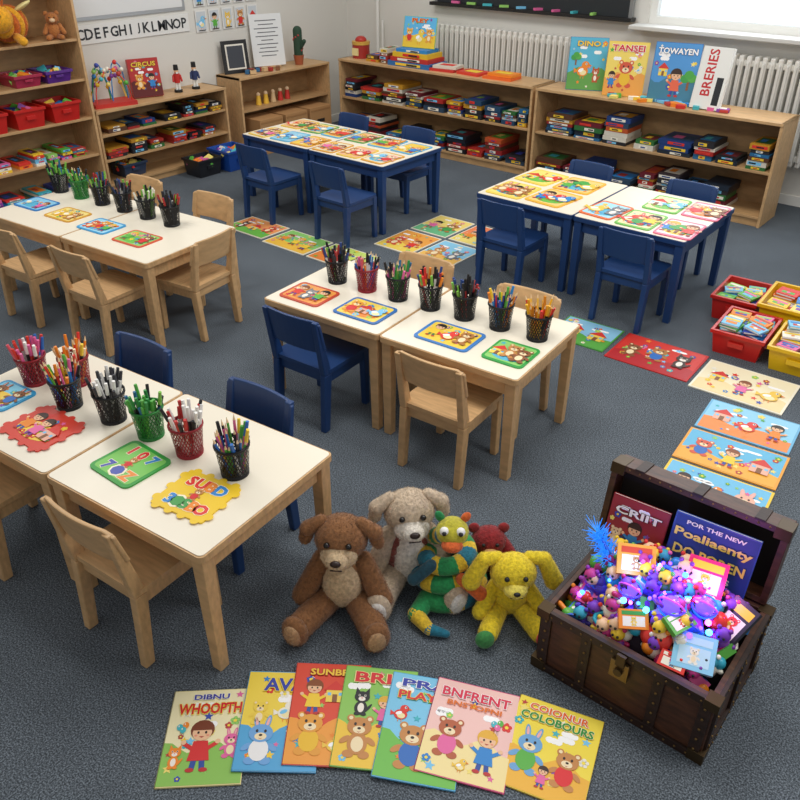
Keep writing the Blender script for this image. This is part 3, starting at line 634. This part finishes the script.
# left wall decorations
def wallpiece(name,y,z,draw):
    b=MB(); draw(b); b.build(name,(XW+.012,y,z),(D(90),0,D(90)))
def alpha(b):
    b.box((0,0,-.004),(1.35,.15,.008),M('#E9E9E6'))
    for i,ch in enumerate('ABCDEFGHIJKLMNOP'): b.text(ch,-.62+i*.0825,0,.085,.002,M('#23262B'),bold=.02)
wallpiece('alphabet_strip',4.4,1.235,alpha)
def wb(b):
    b.box((0,0,-.004),(1.5,.9,.012),M('#B0B4B8',.3,.6)); b.box((0,0,0),(1.44,.84,.012),M('#E6E8E8',.2))
wallpiece('whiteboard',4.3,1.79,wb)
for i in range(10):
    def card(b):
        b.box((0,0,-.003),(.13,.19,.005),M('#E9E9E6')); b.rect(0,0,.105,.16,.0008,M('#CBD2D8')); fig(b,0,-.01,.14,.0012)
        b.rect(0,-.08,.08,.008,.006,BLACK)
    wallpiece('wall_card',5.22+ (i%5)*.16,1.45 if i<5 else 1.23,card)

# ---------- plush toys ----------
def teddy(name,x,y,rz,s,fur,belly,sole,extra=None):
    b=MB(); b.T=Matrix.Scale(s,4); F=M(fur,.95,kind='fur'); B=M(belly,.95,kind='fur'); S=M(sole,.95,kind='fur')
    b.ell((0,0,.135),(.088,.080,.125),F,fur=True); b.ell((0,-.036,.135),(.070,.060,.102),B,fur=True)
    b.ell((0,-.02,.325),(.090,.080,.080),F,fur=True); b.ell((0,-.076,.296),(.062,.048,.048),B,fur=True); b.ell((0,-.114,.305),(.038,.034,.030),B,fur=True)
    b.ell((0,-.146,.320),(.018,.011,.012),M('#2A1A14',.3))
    b.limb((-.018,-.144,.290),(.018,-.144,.290),.0025,.0025,M('#3A241C'),8)
    for sg in (-1,1):
        b.ell((sg*.036,-.094,.350),.0105,M('#15100E',.15))
        b.limb((sg*.066,-.012,.382),(sg*.112,-.018,.352),.022,.027,F,fur=True); b.ell((sg*.118,-.022,.325),(.024,.017,.040),F,rot=(0,sg*-.25,0),fur=True)
        b.limb((sg*.070,-.01,.215),(sg*.135,-.055,.085),.034,.040,F,fur=True)
        b.limb((sg*.050,-.03,.058),(sg*.125,-.17,.055),.052,.046,F,fur=True)
        b.ell((sg*.135,-.205,.066),(.046,.034,.064),F,rot=(.1,0,sg*.3),fur=True); b.ell((sg*.140,-.228,.068),(.031,.014,.046),S,rot=(.1,0,sg*.3),fur=True)
    if extra: extra(b)
    b.T=Matrix.Identity(4); b.dofur(60000,.009)
    return b.build(name,(x,y,0),(0,0,D(rz)))
x,y=R(-.20,2.11); teddy('teddy_bear',x,y,34,1.04,'#8F623C','#D2B994','#C09A72')
x,y=R(.03,2.25); teddy('teddy_bear',x,y,48,1.04,'#CFBBA2','#EAE3D8','#ECE8E2',extra=lambda b:(b.ell((0,0,.14),(.094,.088,.112),M('#8F4A42',.9,kind='fur'),fur=True)))
# coiled striped plush snake
b=MB(); G=M('#1F8A4C',.9,kind='fur'); B_=M('#1A7088',.9,kind='fur'); YY=M('#DDB82A',.9,kind='fur'); OO=M('#D8642A',.9,kind='fur'); N_=M('#1C4A5A',.9,kind='fur')
seq=[G,G,YY,B_,B_,YY]
N=110; pts=[]
for i in range(N+1):
    t=i/N
    if t<.88: u=t/.88; a=-2.2+u*2*pi*2.75; r=.118-.055*u; pts.append(Vector((r*cos(a),r*sin(a)*.92,.040+.195*u))); pe=pts[-1]
    else: u=(t-.88)/.12; pts.append(pe.lerp(Vector((.01,-.05,.325)),u))
for i in range(N): rr=.039-.008*(i/N); b.limb(pts[i],pts[i+1],rr,rr,seq[(i//2)%6],n=12)
b.ell((.01,-.06,.345),(.058,.062,.048),M('#B8B02E',.9,kind='fur')); b.ell((.01,-.112,.328),(.038,.032,.022),OO)
for sg in (-1,1):
    b.ell((.01+sg*.028,-.095,.374),.016,WHITE); b.ell((.01+sg*.028,-.110,.376),.008,BLACK); b.ell((.01+sg*.045,-.03,.385),(.016,.012,.024),OO if sg>0 else G,rot=(0,sg*.5,0))
p=pts[0]; b.limb(p,p+Vector((-.04,-.07,-.006)),.038,.030,G); b.limb(p+Vector((-.04,-.07,-.006)),p+Vector((.01,-.13,-.012)),.030,.022,YY); b.limb(p+Vector((.01,-.13,-.012)),p+Vector((.07,-.14,-.02)),.022,.014,B_)
b.limb((.05,-.1,.16),(.12,-.12,.11),.022,.026,OO); b.limb((-.06,-.08,.2),(-.12,-.1,.15),.022,.024,N_)
x,y=R(.175,2.17); b.build('striped_plush_snake',(x,y,0),(0,0,D(36)))
# red plush
b=MB(); RR=M('#8E2226',.95,kind='fur')
b.ell((0,0,.09),(.075,.07,.09),RR,fur=True); b.ell((0,-.04,.18),(.065,.058,.055),RR,fur=True); b.ell((0,-.09,.165),(.03,.025,.022),M('#D8A870',.9))
for sg in (-1,1): b.ell((sg*.055,-.02,.222),(.022,.014,.022),RR); b.ell((sg*.025,-.092,.2),.007,BLACK); b.limb((sg*.06,0,.13),(sg*.11,-.06,.07),.025,.028,RR,fur=True); b.limb((sg*.04,-.03,.04),(sg*.09,-.12,.035),.035,.033,RR,fur=True)
b.dofur(50000,.008); x,y=R(.33,2.29); b.build('red_plush',(x,y,0),(0,0,D(40)))
# yellow plush
b=MB(); YB=M('#E6CC28',.95,kind='fur'); YL2=M('#F0DC60',.95,kind='fur')
b.ell((0,0,.09),(.078,.07,.092),YB,fur=True); b.ell((0,-.035,.215),(.082,.072,.072),YB,fur=True); b.ell((0,-.098,.196),(.042,.040,.028),YL2,fur=True)
b.ell((0,-.135,.208),(.012,.008,.008),BLACK); b.limb((-.02,-.132,.188),(.02,-.132,.188),.002,.002,BLACK,8)
for sg in (-1,1):
    b.ell((sg*.032,-.098,.242),.009,BLACK); b.limb((sg*.055,-.01,.262),(sg*.105,-.02,.262),.022,.026,YB,fur=True); b.limb((sg*.105,-.02,.262),(sg*.145,-.035,.175),.026,.034,YB,fur=True)
    b.limb((sg*.055,-.01,.13),(sg*.11,-.07,.06),.026,.03,YB,fur=True); b.limb((sg*.04,-.03,.04),(sg*.09,-.15,.04),.038,.036,YB,fur=True)
    b.ell((sg*.105,-.182,.042),(.034,.022,.038),M(['#3F8F4A','#C8402A'][sg>0],.9,kind='fur'))
b.dofur(50000,.007); x,y=R(.395,2.08); b.build('yellow_plush',(x,y,0),(0,0,D(40)))

# ---------- treasure chest ----------
CX,CY,CW,CD,CHh=-.525,1.935,.57,.46,.27
DW=M('#4A2C1C',.45,kind='darkwood'); LE=M('#2C1A12',.5,kind='darkwood'); BR=M('#4E3E28',.4,.7); IN=M('#1B1210',.8); RIV=M('#80663F',.35,.8)
b=MB(); t=.022
for sy in (-1,1): b.box((0,sy*(CD/2-t/2),CHh/2+.01),(CW-.002,t,CHh-.02),DW)
for sx in (-1,1): b.box((sx*(CW/2-t/2),0,CHh/2+.01),(t,CD-.002,CHh-.02),DW)
b.box((0,0,.016),(CW+.02,CD+.02,.032),LE); b.box((0,0,.04),(CW-.05,CD-.05,.01),IN)
for sy in (-1,1): b.box((0,sy*(CD/2+.001),CHh-.015),(CW+.014,.014,.032),LE)
for sx in (-1,1): b.box((sx*(CW/2+.001),0,CHh-.015),(.014,CD+.014,.032),LE)
for x in (-.262,-.12,.12,.262):
    b.box((x,-CD/2-.004,CHh/2),(.034,.010,CHh-.01),LE)
    for z in (.05,.095,.14,.185,.23): b.ell((x,-CD/2-.010,z),(.005,.004,.005),RIV,n=8,m=6)
for x in [i*.035-.245 for i in range(15)]:
    for z in (.016,CHh-.015): b.ell((x,-CD/2-(.011 if z<.1 else .009),z),(.004,.003,.004),RIV,n=8,m=6)
for y in (-.2,0,.2):
    b.box((CW/2+.004,y,CHh/2),(.010,.034,CHh-.01),LE); b.box((-CW/2-.004,y,CHh/2),(.010,.034,CHh-.01),LE)
    for z in (.05,.095,.14,.185,.23): b.ell((CW/2+.010,y,z),(.004,.005,.005),RIV,n=8,m=6)
for y in [i*.035-.19 for i in range(12)]:
    for z in (.016,CHh-.015): b.ell((CW/2+(.011 if z<.1 else .009),y,z),(.003,.004,.004),RIV,n=8,m=6)
for sx in (-1,1): 
    for sy in (-1,1): b.box((sx*(CW/2-.012),sy*(CD/2-.012),.022),(.05,.05,.044),BR); b.box((sx*(CW/2-.010),sy*(CD/2-.010),CHh-.016),(.045,.045,.036),BR)
b.box((0,-CD/2-.012,.2),(.06,.012,.07),RIV); b.cyl((0,-CD/2-.016,.2),(0,-CD/2-.028,.2),.014,.014,BR); b.box((0,-CD/2-.016,.245),(.03,.012,.045),BR)
chest=b.build('treasure_chest',(CX,CY,0),(0,0,D(0)),bevel=.003)
b=MB(); LH=.275; LD=.085
b.box((0,LD/2,LH/2),(CW+.01,.02,LH),DW); b.box((0,LD/2-.012,LH/2),(CW-.03,.006,LH-.03),IN)
b.box((0,0,.008),(CW+.01,LD,.02),DW); b.box((0,0,LH-.008),(CW+.01,LD,.022),DW)
for sx in (-1,1): b.box((sx*(CW/2),0,LH/2),(.022,LD,LH),DW); b.box((sx*(CW/2-.01),-.01,LH-.015),(.05,LD-.01,.04),BR)
for x in (-.2,0,.2): b.box((x,0,LH+.004),(.034,LD+.006,.008),LE)
for i in range(16): b.ell((-.27+i*.036,-LD/2,LH-.008),(.004,.003,.004),RIV,n=8,m=6)
b.build('lid',(-.03,CD/2+.03,CHh+.002),(D(-10),0,D(1)),parent=chest,bevel=.003)
stand_book(CX+.07,CY+CD/2-.035,CHh-.05,.27,.29,4,('#2F4FA0',),[('POR THE NEW',.42,.05,.7,'#F4F0E0',None),('Poaliaenty',.27,.13,.92,'#F5D860','#1F2F6A'),('DO POREN',.08,.12,.85,'#F5D860','#1F2F6A'),('STO ITALS',-.1,.07,.6,'#F4F0E0',None)],lambda b,w,h,z:(b.rect(0,0,w*.97,h*.97,z,M('#24408A')),b.disc(0,-h*.32,w*.3,h*.12,z+.0004,M('#4F7FD0'))),lean=16)
stand_book(CX-.185,CY+CD/2-.03,CHh-.03,.2,.23,4,('#8E2228',),[('CRIIT',.3,.12,.8,'#F4F0E0','#401010')],dr('#982A30','#2F3F7A',[('k',0,-.08,.5,'#2F87D0','#3A2418'),('t',-.3,-.15,.3,'#E8C8A0',None)]),lean=16)
# toys heap
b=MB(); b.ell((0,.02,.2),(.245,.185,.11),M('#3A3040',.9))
def hz_(x,y): return .215+.15*max(0,1-(x/.27)**2*.8-((y-.03)/.2)**2*.8)
rnd=random.Random(8)
TP=['#E2382E','#F28C28','#F7D038','#5DB446','#2F87D0','#4A3BB0','#7E3BA8','#E86AA4','#2FA8C4','#F4F0E0','#A03AB0','#C82A6A','#F4F0E0','#2A2A34','#3A6AD0','#D84A8A']
for i in range(230):
    x=rnd.uniform(-.235,.235); y=rnd.uniform(-.18,.175); z=hz_(x,y)+rnd.uniform(-.02,.03); c=M(rnd.choice(TP),.3); k=rnd.random(); ro=(rnd.uniform(-1,1),rnd.uniform(-1,1),rnd.uniform(0,3))
    if k<.26: b.ell((x,y,z),rnd.uniform(.018,.036),c,n=16,m=10)
    elif k<.36: b.ell((x,y,z),(.024,.024,.034),c,rot=ro,n=14,m=9)
    elif k<.58:
        w,d,h=rnd.uniform(.05,.085),rnd.uniform(.035,.06),rnd.uniform(.012,.035)
        T0=b.T; b.T=Matrix.Translation((x,y,z))@Euler((ro[0]*.7,ro[1]*.7,ro[2])).to_matrix().to_4x4(); b.box((0,0,0),(w,d,h),c); b.rect(0,0,w*.75,d*.7,h/2+.0006,M(rnd.choice(TP))); b.disc(0,0,d*.2,d*.2,h/2+.001,M(rnd.choice(TP)),n=8); b.T=T0
    elif k<.66: b.limb((x,y,z),(x+rnd.uniform(-.06,.06),y+rnd.uniform(-.05,.05),z+.02),.009,.009,c,8)
    elif k<.92:
        b.ell((x,y,z),(.027,.023,.03),c,n=12,m=8); b.ell((x,y-.004,z+.038),.023,M(rnd.choice(['#F2C8A0','#C83A8A','#7A3CC0','#F7D038','#3AA8C4'])),n=12,m=8); b.limb((x-.034,y,z),(x+.034,y,z+.006),.008,.008,c,8)
        for s in (-1,1): b.ell((x+s*.008,y-.026,z+.043),.0045,BLACK,n=6,m=5); b.ell((x+s*.017,y,z+.058),.008,c,n=7,m=5)
    else:
        for j in range(10): a=j*.63; a2=a+.63; b.limb((x+.028*cos(a),y+.028*sin(a),z+.015),(x+.028*cos(a2),y+.028*sin(a2),z+.015),.007,.007,c,6)
for (x,y,w,h,bg,c2,rz,rx,ch) in [(-.1,.01,.12,.1,'#F2A83A','#D8482A',.5,.6,'#C98A4B'),(.1,.08,.12,.12,'#D82A6A','#F7D038',.2,.7,'#F7D038'),(.17,-.13,.12,.11,'#8FD0F0','#BFE4F6',.3,.5,'#F4F0E0'),(.225,.02,.09,.14,'#2A2A34','#F7D038',-.4,.7,'#E2382E'),(-.02,-.15,.09,.06,'#F28C28','#3F9F4A',.6,.6,'#F7D038'),(.10,-.10,.09,.06,'#5DB446','#F4F0E0',1.2,.4,'#E2382E'),(.13,-.18,.08,.05,'#E2382E','#F4F0E0',.1,.5,'#2F87D0')]:
    b.T=Matrix.Translation((x,y,hz_(x,y)+.062))@Euler((rx,0,rz)).to_matrix().to_4x4()
    b.box((0,0,0),(w,h,.018),M(bg,.4)); b.rect(0,h*.3,w*.8,h*.2,.0095,M(c2,.4)); b.rect(0,-h*.12,w*.75,h*.5,.0095,M(c2 if bg=='#8FD0F0' else '#F4F0E0')); cartoon(b,0,-h*.12,h*.45,.010,ch); b.T=Matrix.Identity(4)
# light-up tinsel wand
TB=M('#2A8AE8',.3,emit=.5)
b.cyl((-.12,.0,.30),(-.22,.0,.44),.007,.007,M('#2F6FC0',.3),8)
for i in range(260):
    a=rnd.uniform(0,6.28); l=rnd.uniform(.03,.055); tt=rnd.random(); p=(-.12-.12*tt,-.0,.31+.15*tt)
    b.cyl(p,(p[0]+l*cos(a)*.8-.015,p[1]+l*sin(a),p[2]+rnd.uniform(-.02,.04)),.0024,.001,TB,4)
for i in range(46):
    x=rnd.uniform(-.06,.2) if i<32 else rnd.uniform(-.23,.0); y=rnd.uniform(-.13,.06); c=rnd.choice(['#4A2CFF','#2C5CFF','#8A3CFF','#E04CE0','#3CA8FF'])
    b.ell((x,y,hz_(x,y)+.055),.006 if i%3 else .010,M(c,.3,emit=10),n=10,m=7)
for (x,y,r) in ((.06,-.07,.042),(-.07,-.08,.036),(.14,-.01,.038)):
    b.ell((x,y,hz_(x,y)+.05),r*.72,M('#6A4CFF',.2,emit=1.6),n=16,m=10)
    for j in range(14):
        for q in range(3):
            a=j*.449+q; cc=M(['#4A3CE8','#2C7CE8','#C04AD0'][q],.2,emit=.9); b.limb((x+r*cos(a),y+r*sin(a)*cos(q),hz_(x,y)+.05+r*.9*sin(a)*sin(q)),(x+r*cos(a+.449),y+r*sin(a+.449)*cos(q),hz_(x,y)+.05+r*.9*sin(a+.449)*sin(q)),.0032,.0032,cc,6)
b.build('toy_pile',(CX,CY,0))

# ---------- lights ----------
for (x,y,c) in ((.07,-.05,(.35,.2,1)),(-.08,-.06,(.2,.35,1)),(.15,.03,(.8,.2,1))):
    l=bpy.data.lights.new('toy_led','POINT'); l.energy=.5; l.color=c; l.shadow_soft_size=.012
    o=bpy.data.objects.new('toy_led',l); COL.objects.link(o); o.location=(CX+x,CY+y,hz_(x,y)+.13)
def area(n,loc,rot,sx,sy,e,c=(1,1,1)):
    l=bpy.data.lights.new(n,'AREA'); l.shape='RECTANGLE'; l.size=sx; l.size_y=sy; l.energy=e; l.color=c
    o=bpy.data.objects.new(n,l); COL.objects.link(o); o.location=loc; o.rotation_euler=rot
for (x,y) in ((-4.8,5.3),(-1.8,5.3),(-4.8,2.2),(-1.8,2.2),(.4,2.6)): area('ceiling_light',(x,y,2.95),(0,0,0),1.3,.8,31,(1,.975,.94))
area('window_light',(-1.6,YW+.02,1.95),(D(-90),0,0),2.9,1.1,40,(.94,.97,1))
w=bpy.data.worlds.new('w'); SC.world=w; w.use_nodes=True; bg=w.node_tree.nodes['Background']; bg.inputs[0].default_value=(1,.985,.965,1); bg.inputs[1].default_value=.43
cam=bpy.data.cameras.new('camera'); cam.sensor_width=36; cam.lens=36; co=bpy.data.objects.new('camera',cam); COL.objects.link(co)
co.location=(0,0,2.2); co.rotation_euler=(D(58),0,D(39.5)); SC.camera=co
